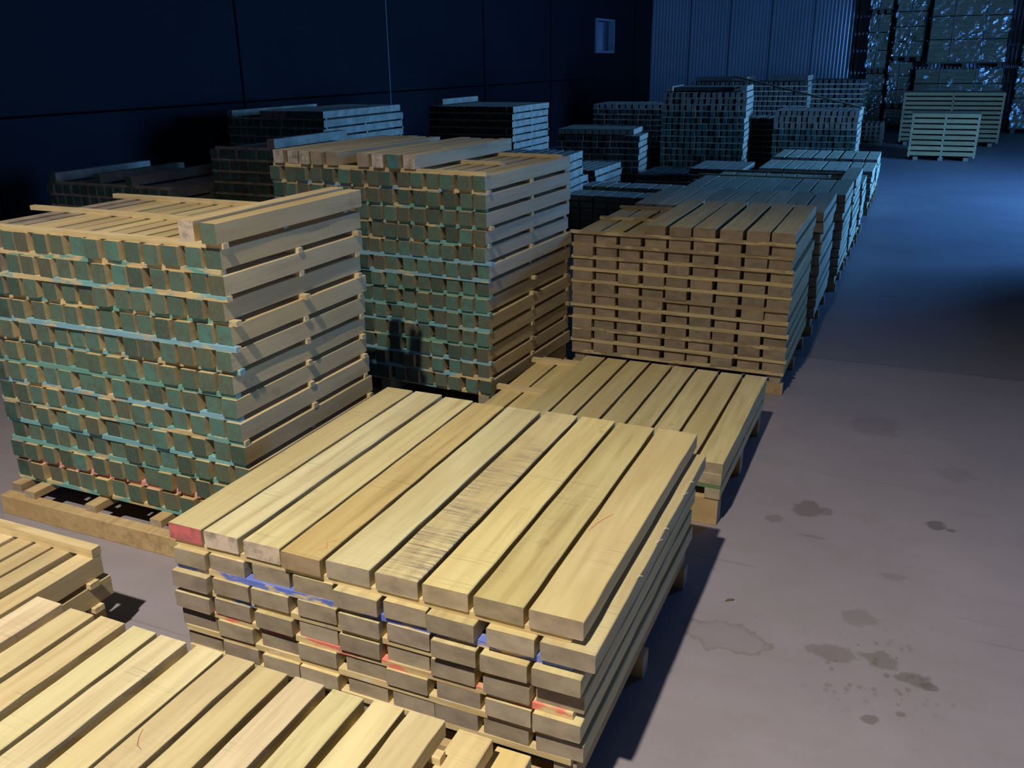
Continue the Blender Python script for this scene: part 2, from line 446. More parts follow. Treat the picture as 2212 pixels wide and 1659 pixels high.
def panel_mat(name, col, rough, ribs=None, spec=0.5):
    mt, nt, bs = mat(name)
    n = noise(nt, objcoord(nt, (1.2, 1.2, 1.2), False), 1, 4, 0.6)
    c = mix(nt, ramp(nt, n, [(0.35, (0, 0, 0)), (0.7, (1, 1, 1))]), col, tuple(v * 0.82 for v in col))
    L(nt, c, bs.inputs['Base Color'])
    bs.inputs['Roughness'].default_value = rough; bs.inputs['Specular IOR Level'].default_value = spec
    if ribs:
        wv = N(nt, 'ShaderNodeTexWave', wave_type='BANDS', bands_direction='Z'); wv.inputs['Scale'].default_value = ribs
        tc = nt.nodes.new('ShaderNodeTexCoord'); L(nt, tc.outputs['Object'], wv.inputs['Vector'])
        bump(nt, bs, wv.outputs[0], 0.8, 0.003)
    return mt
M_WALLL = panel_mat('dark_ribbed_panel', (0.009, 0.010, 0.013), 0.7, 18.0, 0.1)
M_WALLB = panel_mat('pale_corrugated_sheet', (0.235, 0.255, 0.285), 0.15, None, 1.0)
M_WALLR = panel_mat('side_wall_sheet', (0.10, 0.105, 0.115), 0.6)
M_SEAM = plain('seam_trim_metal', (0.30, 0.31, 0.33), 0.35, 0.6)
HW = 8.3
# left wall with the small window near the far corner
WY0, WY1, WZ0, WZ1 = 21.05, 22.45, 1.90, 2.66
mb = MB()
for y0, y1, z0, z1 in ((-6, WY0, 0, HW), (WY1, 26.0, 0, HW), (WY0, WY1, 0, WZ0), (WY0, WY1, WZ1, HW)):
    mb.box(-7.3, -7.1, y0, y1, z0, z1)
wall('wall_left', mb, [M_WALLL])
# joint between the lower and the upper wall panels
mb = MB(); mb.box(-7.1, -7.098, -6, 21.0, 1.334, 1.354)
o = mb.build('trim_1', [plain('dark_joint', (0.001, 0.001, 0.0015), 1.0, spec=0.0)]); o['kind'] = 'structure'
k = 2
for y in (5.28, 8.55, 11.77, 15.0, 18.2, 24.3):
    mb = MB(); mb.box(-7.1, -7.088, y - 0.009, y + 0.009, 0.0, HW)
    o = mb.build(f'trim_{k}', [M_SEAM if y > 11 and y < 12 else plain('dark_seam', (0.004, 0.004, 0.005), 1.0, spec=0.0)]); o['kind'] = 'structure'; k += 1
# window: frame, mullion-free pane, tilted sash bar
mb = MB()
for y0, y1, z0, z1 in ((WY0, WY1, WZ0, WZ0 + .05), (WY0, WY1, WZ1 - .05, WZ1), (WY0, WY0 + .06, WZ0 + .05, WZ1 - .05), (WY1 - .06, WY1, WZ0 + .05, WZ1 - .05)):
    mb.box(-7.28, -7.06, y0, y1, z0, z1)
wf = mb.build('window_1', [plain('window_frame_paint', (0.16, 0.17, 0.20), 0.4)]); wf['kind'] = 'structure'
mb = MB(); mb.box(-7.21, -7.20, WY0 + .06, WY1 - .06, WZ0 + .05, WZ1 - .05)
gm, nt, bs = mat('window_glass')
bs.inputs['Base Color'].default_value = (0.10, 0.12, 0.18, 1); bs.inputs['Roughness'].default_value = 0.08; bs.inputs['Transmission Weight'].default_value = 0.8
pn = mb.build('window_pane', [gm], wf); pn['kind'] = 'structure'
# back wall, vertical corrugation
def corr():
    v, f, mi = [], [], []
    x = -7.1; i = 0; st = 0.01; lam = 0.09
    xs = []
    while x <= 5.7:
        ph = ((x + 7.1) % lam) / lam
        y = 26.0 - 0.0045 * (1 - math.cos(2 * math.pi * ph))
        xs.append((x, y)); x += st
    for x, y in xs:
        v += [(x, y, 0), (x, y, HW)]
    for i in range(len(xs) - 1):
        f.append((2 * i, 2 * i + 2, 2 * i + 3, 2 * i + 1)); mi.append(0)
    b = len(v)
    v += [(-7.1, 26.12, 0), (5.7, 26.12, 0), (5.7, 26.12, HW), (-7.1, 26.12, HW)]
    f.append((b + 1, b, b + 3, b + 2)); mi.append(0)
    me = bpy.data.meshes.new('wall_back'); me.from_pydata(v, [], f); me.materials.append(M_WALLB)
    for p in me.polygons: p.use_smooth = True
    o = bpy.data.objects.new('wall_back', me); C.objects.link(o); o['kind'] = 'structure'
corr()
M_GROOVE = plain('panel_groove', (0.03, 0.035, 0.045), 0.8)
for i in range(1, 9):
    mb = MB(); xx = -7.1 + i * 1.08; mb.box(xx - .008, xx + .008, 25.980, 26.0, 0, HW)
    o = mb.build(f'trim_{k}', [M_GROOVE]); o['kind'] = 'structure'; k += 1
# right wall with the open gate and the small high opening added for the side fill, front wall, ceiling
GY0, GY1, GZ = 11.0, 14.6, 3.4
mb = MB()
for y0, y1, z0, z1 in ((-6, -2.4, 0, HW), (-0.6, GY0, 0, HW), (GY1, 26.1, 0, HW), (GY0, GY1, GZ, HW), (-2.4, -0.6, 0, 2.4), (-2.4, -0.6, 4.0, HW)):
    mb.box(5.7, 5.85, y0, y1, z0, z1)
wall('wall_right', mb, [M_WALLR])
mb = MB(); mb.box(5.64, 5.7, GY0 - .1, GY0, 0, GZ + .1); mb.box(5.64, 5.7, GY1, GY1 + .1, 0, GZ + .1); mb.box(5.64, 5.7, GY0, GY1, GZ, GZ + .1)
o = mb.build('door_1', [M_SEAM]); o['kind'] = 'structure'
mb = MB(); mb.box(-7.3, 5.85, -6.15, -6.0, 0, HW); wall('wall_front', mb, [M_WALLR])
mb = MB(); mb.box(-7.3, 5.85, -6.15, 26.15, HW, HW + .15)
for y in range(-5, 26, 5): mb.box(-7.1, 5.7, y, y + .16, HW - .28, HW)
wall('ceiling', mb, [plain('ceiling_sheet', (0.10, 0.105, 0.115), 0.7)])

# high bay lamp over the aisle behind the camera
lampe = bpy.data.objects.new('high_bay_lamp', None); C.objects.link(lampe); lampe.location = (LAMP[0], LAMP[1], LAMP[2])
tag(lampe, 'round industrial lamp hanging from the ceiling over the stacks', 'lamp')
def lathe(name, prof, mats, parent, n=28):
    v, f = [], []
    for r, z in prof:
        for i in range(n):
            a = 2 * math.pi * i / n; v.append((r * math.cos(a), r * math.sin(a), z))
    for k_ in range(len(prof) - 1):
        for i in range(n):
            j = (i + 1) % n; f.append((k_ * n + i, k_ * n + j, (k_ + 1) * n + j, (k_ + 1) * n + i))
    me = bpy.data.meshes.new(name); me.from_pydata(v, [], f)
    for mm in mats: me.materials.append(mm)
    for p in me.polygons: p.use_smooth = True
    o = bpy.data.objects.new(name, me); C.objects.link(o); o.parent = parent; return o
lathe('lamp_shade', [(0.42, -0.02), (0.40, 0.03), (0.30, 0.13), (0.14, 0.20), (0.13, 0.20), (0.29, 0.125), (0.39, 0.02), (0.42, -0.02)], [plain('lamp_shade_metal', (0.5, 0.5, 0.5), 0.4, 0.7)], lampe)
lathe('lamp_body', [(0.0, 0.42), (0.10, 0.42), (0.12, 0.38), (0.12, 0.22), (0.14, 0.20), (0.0, 0.19)], [plain('lamp_body_metal', (0.2, 0.2, 0.2), 0.5, 0.5)], lampe)
lathe('lamp_rod', [(0.012, 0.40), (0.012, HW - LAMP[2])], [M_SEAM], lampe, 10)
# ------------------------------------------------------------------ STACK B: wide planks topped by a pink-ended one
B = Stack('B', -0.5428, 1.6085, 0, 1.157, 1.2167)
PB, TB, THB = 0.0693, 0.050, 0.0193
ztop = 0.5615
phB = 'stack with the pink plank end'
L1 = [(-1.217, -1.103), (-1.092, -0.977), (-0.958, -0.840), (-0.830, -0.708), (-0.695, -0.566), (-0.548, -0.428), (-0.414, -0.291), (-0.277, -0.148), (-0.134, 0.0)]
rows = [L1,
        [(-1.200, -1.090), (-1.082, -0.966), (-0.942, -0.822), (-0.806, -0.682), (-0.668, -0.537), (-0.524, -0.403), (-0.396, -0.268), (-0.238, -0.115), (-0.100, 0.035)]]
rr = random.Random(5)
for k_ in range(4):
    xs = split(1.215, 9, 0.1215, rr, 0.5)[::-1]
    rows.append([(u + 0.004, u + 0.1255) for u in xs])
whyB = ['pink-painted end', 'pale cream', 'yellowish', 'orange-brown', 'pale', 'dark saw-stained', 'honey-coloured', 'yellow-grained', 'smooth tan']
for r_, row in enumerate(rows):
    z = ztop - r_ * PB - TB
    for c_, (a, b) in enumerate(row):
        fa = 9 - c_
        col = None; ends = M_END; dv = rr.uniform(-0.020, 0.006); ln = 1.157 + rr.uniform(-0.01, 0.01)
        if r_ == 0:
            dv = [0, 0.0, 0.0, -0.008, 0, 0, 0, 0.0, 0][c_]
            col = [(0.98, 0.96, 0.92, 1), (1.10, 1.12, 1.22, 1), (1.04, 1.04, 1.0, 1), (0.93, 0.83, 0.68, 1), (1.10, 1.13, 1.18, 1), (0.98, 0.96, 0.95, 0.0), (1.06, 1.04, 0.92, 1), (1.02, 1.0, 0.86, 1), (0.96, 0.92, 0.88, 1)][c_]
            if c_ == 0: ends = M_PINK
            if c_ in (1, 2): ends = M_WHITE
            lab = f'{whyB[c_]} plank, {ORD[fa]} from aisle, top of the {phB}'
        else:
            lab = f'plank, {ORD[fa]} from aisle, {ORD[r_ + 1]} layer of the {phB}'
            if r_ == 2: dv = rr.uniform(-0.03, -0.005)
        plank(B, a, b - a, z, TB, ends, lab, 'planks in the ' + phB, dv, ln, col, seg=14, bev=0.0022)
bcol = [(1, 1, 1, 1), (0.06, 0.14, 0.60, 0.38), (0.06, 0.14, 0.60, 0.62), (0.72, 0.16, 0.12, 0.48), (0.7, 0.62, 0.5, 0.6), (1, 1, 1, 1)]
bnm = ['plain yellow', 'blue-splashed', 'bluish mouldy', 'red-splashed', 'whitish', 'yellow']
for r_ in range(6):
    z = ztop - r_ * PB - TB - THB
    for i, v in enumerate((-0.002 if r_ else 0.006, 0.56, 1.10)):
        strip(B, v, z, THB, 0.028, -1.205 + (0.03 if r_ == 2 else 0), -0.012 - rr.uniform(0, 0.04) + (0.025 if i == 1 and r_ == 1 else 0), bcol[r_] if i == 0 else (1, 1, 1, 1),
              f'{bnm[r_] if i == 0 else ["", "middle", "rear"][i]} spacer strip under {ORD[r_ + 1]} layer, {phB}', 'spacer strips in the ' + phB)
base(B, ztop - 5 * PB - TB, THB, phB, bh=0.075)

# ------------------------------------------------------------------ STACK A: narrow planks in the foreground
A = Stack('A', -0.765, 0.185, 0, 1.16, 1.23)
phA = 'thin-plank stack along the bottom edge'
edges = [(-1.994, -1.903), (-1.866, -1.784), (-1.764, -1.682), (-1.653, -1.576), (-1.561, -1.479), (-1.447, -1.367), (-1.357, -1.273), (-1.258, -1.174), (-1.153, -1.072), (-1.047, -0.964), (-0.941, -0.865), (-0.851, -0.765)]
PA, TA, THA = 0.060, 0.041, 0.019
for i, (a, b) in enumerate(edges):
    k_ = [(1.08, 1.0, 1.05, 1), (1.02, 0.98, 0.9, 1), (0.98, 0.90, 0.80, 1), (1.12, 1.12, 1.0, 1), (1.14, 1.12, 1.12, 1), (1.02, 1.02, 0.95, 1), (1.02, 0.97, 0.92, 0.75), (0.98, 0.94, 0.82, 1), (1.06, 0.99, 1.02, 1), (1.03, 1.03, 0.88, 1), (1.04, 1.02, 0.92, 1), (1.04, 1.0, 0.92, 1)][i]
    plank(A, a - A.x, b - a, 0.42 - TA, TA, M_END, f'pale plank, {ORD[12 - i]} from aisle, top of the {phA}', 'planks in the ' + phA, rr.uniform(-0.004, 0.006), 1.16, (k_[0] * 1.03, k_[1] * 1.06, k_[2] * 1.26, k_[3]), seg=16, bev=0.0015)
for lay, zt, x1 in ((2, 0.36, -0.676), (3, 0.30, -0.604), (4, 0.24, -0.700)):
    for i in range(13 if lay == 2 else 6):
        x0 = x1 - 0.083 - i * 0.1035
        nm = 'outermost' if i == 0 else ORD[i + 1]
        col = (1.08, 1.0, 0.98, 0.9) if i == 0 and lay == 2 else ((1.02, 0.94, 0.80, 1) if i == 0 else None)
        plank(A, x0 - A.x, 0.083, zt - TA, TA, M_END, f'{nm} plank from aisle, {ORD[lay]} layer of the {phA}', 'planks in the ' + phA, 0.055 if lay == 2 and i == 0 else (0.10 if i == 0 and lay == 3 else -0.01), 1.16, col, seg=8)
for lay, zt in ((1, 0.42), (2, 0.36), (3, 0.30), (4, 0.24)):
    for i, v in enumerate((0.1, 0.60, 1.10)):
        strip(A, v, zt - TA - THA, THA, 0.026, -1.20, 0.02, (0.14, 0.4, 0.42, 0.95) if lay == 1 else (1, 1, 1, 1), f'{["near", "middle", "far"][i]} spacer strip under {ORD[lay]} layer, {phA}', 'spacer strips in the ' + phA)
A.W = 1.2
base(A, 0.24 - TA, THA, phA)

# ------------------------------------------------------------------ STACK C: short stack of squarish beams at the left edge
Cs = Stack('C', -2.192, 0.79, 0.0, 0.93, 0.9)
phC = 'two-layer beam stack'
PC, TC, THC = 0.088, 0.069, 0.019
ucs = [-0.068, -0.170, -0.252, -0.335, -0.425, -0.505, -0.600, -0.690, -0.785]
for i, u in enumerate(ucs):
    plank(Cs, u, 0.068, 0.30 - TC, TC, M_END, f'square beam, {ORD[i + 1]} from aisle, top layer of the {phC}', 'beams in the ' + phC, 0, 0.93, (1.10, 1.08, 1.02, 1), kind='beam')
for i in range(6):
    plank(Cs, -0.068 - 0.1 * i, 0.068, 0.30 - TC - PC, TC, M_END, f'square beam, {ORD[i + 1]} from aisle, lower layer of the {phC}', 'beams in the ' + phC, 0.0, 0.95, (1.0, 0.98, 0.9, 1), kind='beam')
strip(Cs, 0.90, 0.30, 0.03, 0.034, -1.0, 0.0, (1, 1, 1, 1), f'thick spacer strip lying on top of the {phC}', 'spacer strips in the ' + phC)
for lay, zt in ((1, 0.30), (2, 0.212)):
    for i, v in enumerate((0.05, 0.42, 0.86)):
        strip(Cs, v, zt - TC - THC, THC, 0.036, -0.85, 0.016 if i == 2 else 0.004, (1, 1, 1, 1), f'{["near", "middle", "far"][i]} spacer strip under {["", "the top", "the lower"][lay]} layer of the {phC}', 'spacer strips in the ' + phC)
base(Cs, 0.30 - TC - PC, THC, phC, side=0.01)

# ------------------------------------------------------------------ green-ended beam stacks
def beam_stack(s, ph, n, nl, zt, pitch, bw, bt, near_counts, ends=M_GREEN, grp=None, far=False, farm=(0, 1), dist=0.03, toppaint=True, partial=None,
               strips_near=3, strip_prob=1.0, length_j=0.008, bare_rows=(), tint=(1, 1, 1)):
    """zt = top of the first full layer; near_counts(layer) = how many from the aisle are individual objects"""
    th = pitch - bt
    R = s.R
    for r_ in range(nl):
        z = zt - r_ * pitch - bt
        us = split(s.W, n, bw, R, 0.42)
        nc = 0 if far else near_counts(r_)
        shift = R.uniform(-0.008, 0.008)
        for i, u in enumerate(us):
            dv = R.uniform(-0.012, 0.008); e = ends
            fm = farm
            if r_ in bare_rows: fm = (0, 2)
            if i < nc:
                kk = R.uniform(0.92, 1.06)
                plank(s, u + shift, bw, z, bt, e, f'green-ended beam, {ORD[i + 1]} from aisle, {ORD[r_ + 1]} layer below the {ph}', 'beams below the ' + ph, dv, s.L + R.uniform(-length_j, length_j), (kk * tint[0], kk * tint[1], kk * R.uniform(0.94, 1.04) * tint[2], 1), kind='beam', seg=5)
            else:
                plank(s, u + shift, bw, z, bt, None, None, None, dv, s.L, kind='beam', far=True, farm=fm)
        vs = (R.choice([-0.004, 0.0, 0.002, 0.004, 0.014]) if not far else 0.004, s.L * 0.5 - 0.013, s.L - dist - 0.026)
        for i, v in enumerate(vs):
            paint = (*R.choice(TEALS), R.choice([0.12, 0.3, 0.38, 0.44, 0.5])) if i == 0 else (0.36, 0.27, 0.16, R.choice([1, 0.6, 0.4]))
            if r_ == 10 and toppaint == 'D' and i == 0: paint = (0.72, 0.30, 0.30, 0.12)
            pn_ = 'teal-splashed front' if (i == 0 and paint[3] > 0.3) else ('pink front' if paint[0] > 0.7 and paint[3] < 0.2 else ('teal front' if i == 0 else ['', 'middle', 'rear'][i]))
            strip(s, v, z - th, th, 0.026, -s.W - R.uniform(0.0, 0.02), R.choice([-0.012, 0.002, 0.004, 0.008, 0.02]), paint,
                  f'{pn_} spacer strip under {ORD[r_ + 1]} layer below the {ph}', 'spacer strips below the ' + ph, far=far or i >= strips_near)
    return zt - (nl - 1) * pitch - bt

D = Stack('D', -2.0465, 2.2646, -0.0058, 0.835, 1.235)
phD = 'two loose beams'
PD, BT = 0.0883, 0.069
zD = 0.1351 + PD * 11 + BT
zb = beam_stack(D, phD, 14, 12, zD, PD, 0.066, BT, lambda r_: 13 if r_ > 3 else 12, toppaint='D', tint=(1.14, 1.09, 0.98))
plank(D, -0.066, 0.064, zD + 0.0193, BT, M_GREEN, 'loose square beam with green end on the aisle edge of the left green-ended stack', 'two loose beams', -0.01, 0.86, (1.08, 1.02, 0.88, 1), kind='beam')
plank(D, -0.178, 0.064, zD + 0.0193, BT, M_WHITE, 'loose square beam with whitish end atop the left green-ended stack', 'two loose beams', 0.012, 0.88, (1.10, 1.04, 0.92, 1), kind='beam')
for i, (v, u0, u1) in enumerate(((0.012, -1.26, 0.003), (0.40, -1.38, -0.05), (0.79, -1.32, -0.05))):
    strip(D, v, zD, 0.0193, 0.028, u0, u1, (0.16, 0.42, 0.55, 0.86) if i == 0 else (1, 1, 1, 1), f'{["front", "middle", "rear"][i]} spacer strip directly under the {phD}', 'spacer strips in the ' + phD)
# base: runners with visible ends on an edge-on board lying on the floor
rbz = zb - 0.0193
for i, u in enumerate((-0.13, -0.46, -0.79, -1.12, -1.235)):
    bearer(D, u - 0.0, u + 0.055, -0.09 + (0.03 * i % 0.04), 0.82, 0.084, rbz, f'runner block, {ORD[i + 1]} from aisle, at the foot below the {phD}', 'runners under the stacks', axis='y')
for i, v in enumerate((-0.105, 0.38, 0.76)):
    bearer(D, -1.24, 0.0, v, v + 0.05, 0, 0.084, f'{["front", "middle", "rear"][i]} floor board at the foot below the {phD}', 'floor bearers under the stacks')

Es = Stack('E', -1.7794, 3.7519, -0.056, 0.9877, 1.272)
phE = 'nine loose beams'
PE = 0.0835; BTE = 0.0655
zE = 0.1843 + PE * 12 + BTE
def ecount(r_):
    return {0: 15, 1: 14, 2: 12}.get(r_, 8)
zb = beam_stack(Es, phE, 15, 13, zE, PE, 0.064, BTE, ecount)
eu = [(-0.448, M_WHITE, 'pink-stained pale end'), (-0.535, M_TEAL, 'teal end'), (-0.625, M_WHITE, 'pale end'), (-0.717, M_END, 'tan end'), (-0.905, M_END, 'wide gap beside'), (-0.998, M_END, 'brownish end'), (-1.077, M_WHITE, 'cream end'), (-1.160, M_WHITE, 'whitish end'), (-1.245, M_WHITE, 'purple-smudged end')]
for i, (u, e, t_) in enumerate(eu):
    plank(Es, u, 0.064, zE + 0.018, BTE, e, f'loose beam with {t_}, {ORD[i + 1]} from aisle of the {phE}', 'nine pale beams', Es.R.uniform(-0.01, 0.01), 0.99 if i % 3 else 1.02, (1, 0.98, 0.95, 1), kind='beam')
strip(Es, 0.012, zE, 0.018, 0.03, -1.262, -0.004, (0.12, 0.4, 0.38, 0.93), f'pale front spacer strip directly under the {phE}', 'spacer strips in the ' + phE)
strip(Es, 0.45, zE, 0.018, 0.03, -1.20, -0.14, (1, 1, 1, 1), f'brown middle spacer strip directly under the {phE}', 'spacer strips in the ' + phE, slope=-0.03)
strip(Es, 0.86, zE, 0.018, 0.03, -1.20, -0.01, (1, 1, 1, 1), f'light rear spacer strip directly under the {phE}', 'spacer strips in the ' + phE)
base(Es, zb, 0.018, phE, bh=0.09)

# ------------------------------------------------------------------ plank stacks along the aisle
def plank_stack(s, ph, n, nl, zt, pitch, pw, pt, near_full=0, near_col=True, tan=None, far=False, dist=0.03, top_near=None, skip_top=(), front_strip=0.0,
                bh=None, nm='plank', stripcol=None, col=None, ends=None, seg=8, strips=3):
    th = pitch - pt
    R = s.R
    for r_ in range(nl):
        z = zt - r_ * pitch - pt
        us = split(s.W, n, pw, R, 0.30)
        for i, u in enumerate(us):
            if r_ == 0 and i in skip_top: continue
            ind = not far and ((r_ < near_full) or (i == 0 and near_col) or (r_ == 0) or (top_near and r_ <= top_near))
            dv = R.uniform(-0.01, 0.008)
            lab = f'{nm}, {ORD[i + 1]} from aisle, {ORD[r_ + 1]} layer of the {ph}'
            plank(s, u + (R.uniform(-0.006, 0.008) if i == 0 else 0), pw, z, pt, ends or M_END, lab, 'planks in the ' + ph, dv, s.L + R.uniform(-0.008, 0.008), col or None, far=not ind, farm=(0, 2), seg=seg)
        if r_ < nl:
            for i, v in enumerate((front_strip + 0.0, s.L * 0.5, s.L - dist - 0.026)):
                colr = (0.34, 0.245, 0.14, R.choice([1, 0.75, 0.45, 0.3, 0.15]))
                strip(s, v, z - th, th, 0.028, -s.W - R.choice([0.0, 0.01, 0.02, 0.03]), R.choice([0.0, 0.004, 0.008]) if i == 0 else -0.02, colr,
                      f'{["front", "middle", "rear"][i]} spacer strip below {ORD[r_ + 1]} layer of the {ph}', 'spacer strips in the ' + ph, far=far or i >= strips)
    zb = zt - (nl - 1) * pitch - pt
    base(s, zb, th, ph, far=far, bh=bh)

G = Stack('G', -0.4909, 4.7633, -0.001, 1.0, 1.2214)
plank_stack(G, 'high plank stack of eleven layers', 9, 11, 0.1332 + 0.0708 * 10 + 0.0533, 0.0708, 0.118, 0.0533, near_full=11, skip_top=(6, 7, 8), front_strip=-0.006, col=(0.98, 0.92, 0.86, 1))

H1 = Stack('H1', -0.468, 6.0, 0.0, 0.95, 1.24)
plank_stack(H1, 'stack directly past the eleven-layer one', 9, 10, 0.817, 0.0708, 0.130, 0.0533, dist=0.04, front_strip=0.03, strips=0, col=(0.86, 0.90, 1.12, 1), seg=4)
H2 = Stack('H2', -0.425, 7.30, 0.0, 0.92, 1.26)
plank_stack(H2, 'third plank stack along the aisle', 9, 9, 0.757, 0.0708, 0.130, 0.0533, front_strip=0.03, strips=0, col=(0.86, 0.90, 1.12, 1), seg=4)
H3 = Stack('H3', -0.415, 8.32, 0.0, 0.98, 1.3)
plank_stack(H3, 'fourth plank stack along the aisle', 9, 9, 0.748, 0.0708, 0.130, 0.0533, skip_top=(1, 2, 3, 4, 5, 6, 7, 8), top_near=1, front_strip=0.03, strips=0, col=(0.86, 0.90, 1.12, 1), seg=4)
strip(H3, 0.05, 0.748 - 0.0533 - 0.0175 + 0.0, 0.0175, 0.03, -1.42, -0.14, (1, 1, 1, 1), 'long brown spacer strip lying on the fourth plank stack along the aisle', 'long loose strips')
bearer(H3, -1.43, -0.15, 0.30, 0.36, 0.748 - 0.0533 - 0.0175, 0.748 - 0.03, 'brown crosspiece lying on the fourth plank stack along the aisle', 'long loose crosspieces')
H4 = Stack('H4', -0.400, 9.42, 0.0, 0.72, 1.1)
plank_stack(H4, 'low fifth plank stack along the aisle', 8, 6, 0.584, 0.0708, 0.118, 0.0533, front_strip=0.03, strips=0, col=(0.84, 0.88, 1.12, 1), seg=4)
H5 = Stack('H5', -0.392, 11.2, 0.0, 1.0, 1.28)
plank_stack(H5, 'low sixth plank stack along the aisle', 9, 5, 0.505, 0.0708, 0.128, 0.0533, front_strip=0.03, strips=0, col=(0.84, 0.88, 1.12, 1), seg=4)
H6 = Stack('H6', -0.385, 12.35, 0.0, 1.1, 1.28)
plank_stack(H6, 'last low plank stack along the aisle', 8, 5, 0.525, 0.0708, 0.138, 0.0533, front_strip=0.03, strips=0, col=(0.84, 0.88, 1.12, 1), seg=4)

# ------------------------------------------------------------------ STACK F: low wide stack behind the pink-ended one
Fs = Stack('F', -0.5161, 3.1776, -0.0041, 1.09, 1.24)
phF = 'low stack past the pink end'
fu = [-0.108 - i * 0.1194 for i in range(8)]
for i, u in enumerate(fu):
    plank(Fs, u, 0.105, 0.2264, 0.045, M_END, f'tan plank, {ORD[i + 1]} from aisle, top of the {phF}', 'planks in the ' + phF, Fs.R.uniform(-0.01, 0.01), 1.09, (1.0, 0.96, 0.88, 1) if i % 3 else (0.94, 0.90, 0.82, 1), seg=10)
for i in range(10):
    plank(Fs, -0.112 - i * 0.1205, 0.107, 0.1814, 0.045, M_END, f'plank, {ORD[i + 1]} from aisle, second layer of the {phF}', 'planks in the ' + phF, Fs.R.uniform(-0.01, 0.01) - 0.0, 1.09 + (0.03 if i > 7 else 0), (1.0, 0.94, 0.84, 1))
for i, v in enumerate((0.55, 1.00)):
    strip(Fs, v, 0.2264, 0.022, 0.03, -1.222, -0.955, (1, 1, 1, 1), f'{["near", "far"][i]} loose yellow spacer strip atop the {phF}', 'spacer strips in the ' + phF)
for i, v in enumerate((0.0, 0.53, 1.03)):
    strip(Fs, v, 0.1634, 0.018, 0.035, -1.21, -0.005, (0.045, 0.15, 0.06, 0.0) if i == 0 else (1, 1, 1, 1), f'{["green-painted front", "middle", "rear"][i]} strip under second layer of the {phF}', 'spacer strips in the ' + phF)
for i, u in enumerate((-0.066, -0.42, -0.80, -1.18)):
    plank(Fs, u, 0.06, 0.119, 0.0444, M_END, f'narrow plank, {ORD[i + 1]} from aisle, lowest in the {phF}', 'planks in the ' + phF, 0.0, 1.08, (1, 0.98, 0.9, 1))
for i, v in enumerate((0.005, 0.50, 0.98)):
    bearer(Fs, -1.22, -0.012, v, v + 0.07, 0, 0.119, f'{["front", "middle", "rear"][i]} floor bearer under the {phF}', 'floor bearers under the stacks')
# ------------------------------------------------------------------ stacks further back
def far_beams(s, n, nl, zt, pitch, bw, bt, farm=(0, 1), bare_rows=(), top=None):
    zb = beam_stack(s, '', n, nl, zt, pitch, bw, bt, lambda r_: 0, far=True, farm=farm, bare_rows=bare_rows)
    base(s, zb, pitch - bt, '', far=True)
# I: low stack by the left wall
I = Stack('I', -5.05, 5.12, 0.0, 0.95, 1.25)
far_beams(I, 14, 9, 0.87, 0.0865, 0.067, 0.068, farm=(0, 1))
for u, v, ln in ((-1.22, 0.0, 1.0), (-0.80, 0.05, 0.92), (-0.42, 0.0, 0.95)):
    REST['beam'].box(u, u + .067, v, v + ln, 0.889, 0.957, 0, 1, I.M)
for v in (0.03, 0.86): REST['strip'].box(-1.26, 0.0, v, v + .03, 0.87, 0.889, 0, 0, I.M)
# K: stack seen over the two-beam stack
K = Stack('K', -3.86, 5.60, 0.0, 0.95, 1.17)
far_beams(K, 13, 12, 1.13 - 0.0, 0.0865, 0.067, 0.068)
for u in (-0.62,): REST['beam'].box(u, u + .067, 0.0, 0.98, 1.149, 1.217, 0, 2, K.M)
REST['strip'].box(-1.15, 0.0, 0.03, .06, 1.13, 1.149, 0, 0, K.M)
# J
J = Stack('J', -5.40, 7.66, 0.0, 1.55, 1.20)
far_beams(J, 14, 13, 1.215, 0.0865, 0.067, 0.068)
for i, u in enumerate((-1.2, -0.78, -0.70, -0.62, -0.53, -0.44, -0.36, -0.29, -0.22, -0.145, -0.067)):
    REST['beam'].box(u, u + .064, 0.0, 1.5, 1.234, 1.30, 0, 2 if i < 5 else 1, J.M)
REST['strip'].box(-1.2, 0.0, 0.03, .06, 1.215, 1.234, 0, 0, J.M)
# L
Ls = Stack('L', -4.35, 9.95, 0.0, 1.15, 1.12)
far_beams(Ls, 14, 14, 1.245, 0.0835, 0.067, 0.066, farm=(0, 3))
REST['beam'].box(-1.0, -.93, 0.02, 1.0, 1.262, 1.325, 0, 2, Ls.M)
# M
Mm = Stack('M', -3.50, 12.40, 0.10, 0.95, 1.18)
far_beams(Mm, 12, 8, 0.745, 0.0865, 0.075, 0.068, farm=(0, 3))
for i in range(11): REST['beam'].box(-1.17 + i * .1, -1.085 + i * .1, 0.0, .95, 0.764, 0.835, 0, 2, Mm.M)
# N
Nn = Stack('N', -3.72, 15.1, 0.05, 1.0, 1.35)
far_beams(Nn, 12, 11, 1.045, 0.0865, 0.08, 0.068, farm=(0, 3), bare_rows=(0,))
# O: tall stack, three bare-ended layers above green-ended ones
O = Stack('O', -2.20, 13.15, 0.07, 1.0, 1.17)
far_beams(O, 14, 14, 1.30, 0.0865, 0.056, 0.070, bare_rows=(0, 1, 2))
for u in (-1.12, -0.09): REST['beam'].box(u, u + .08, 0.0, .95, 1.317, 1.385, 0, 2, O.M)
REST['beam'].box(-1.0, -.2, 0.1, .95, 1.317, 1.37, 0, 3, O.M)
# P
P_ = Stack('P', -0.745, 13.75, 0.0, 0.98, 1.14)
far_beams(P_, 15, 11, 1.035, 0.0865, 0.056, 0.070, bare_rows=(0, 1, 2))
P2 = Stack('P2', -1.95, 14.7, 0.0, 0.9, 0.5)
far_beams(P2, 6, 9, 0.86, 0.0865, 0.056, 0.070, farm=(0, 3))
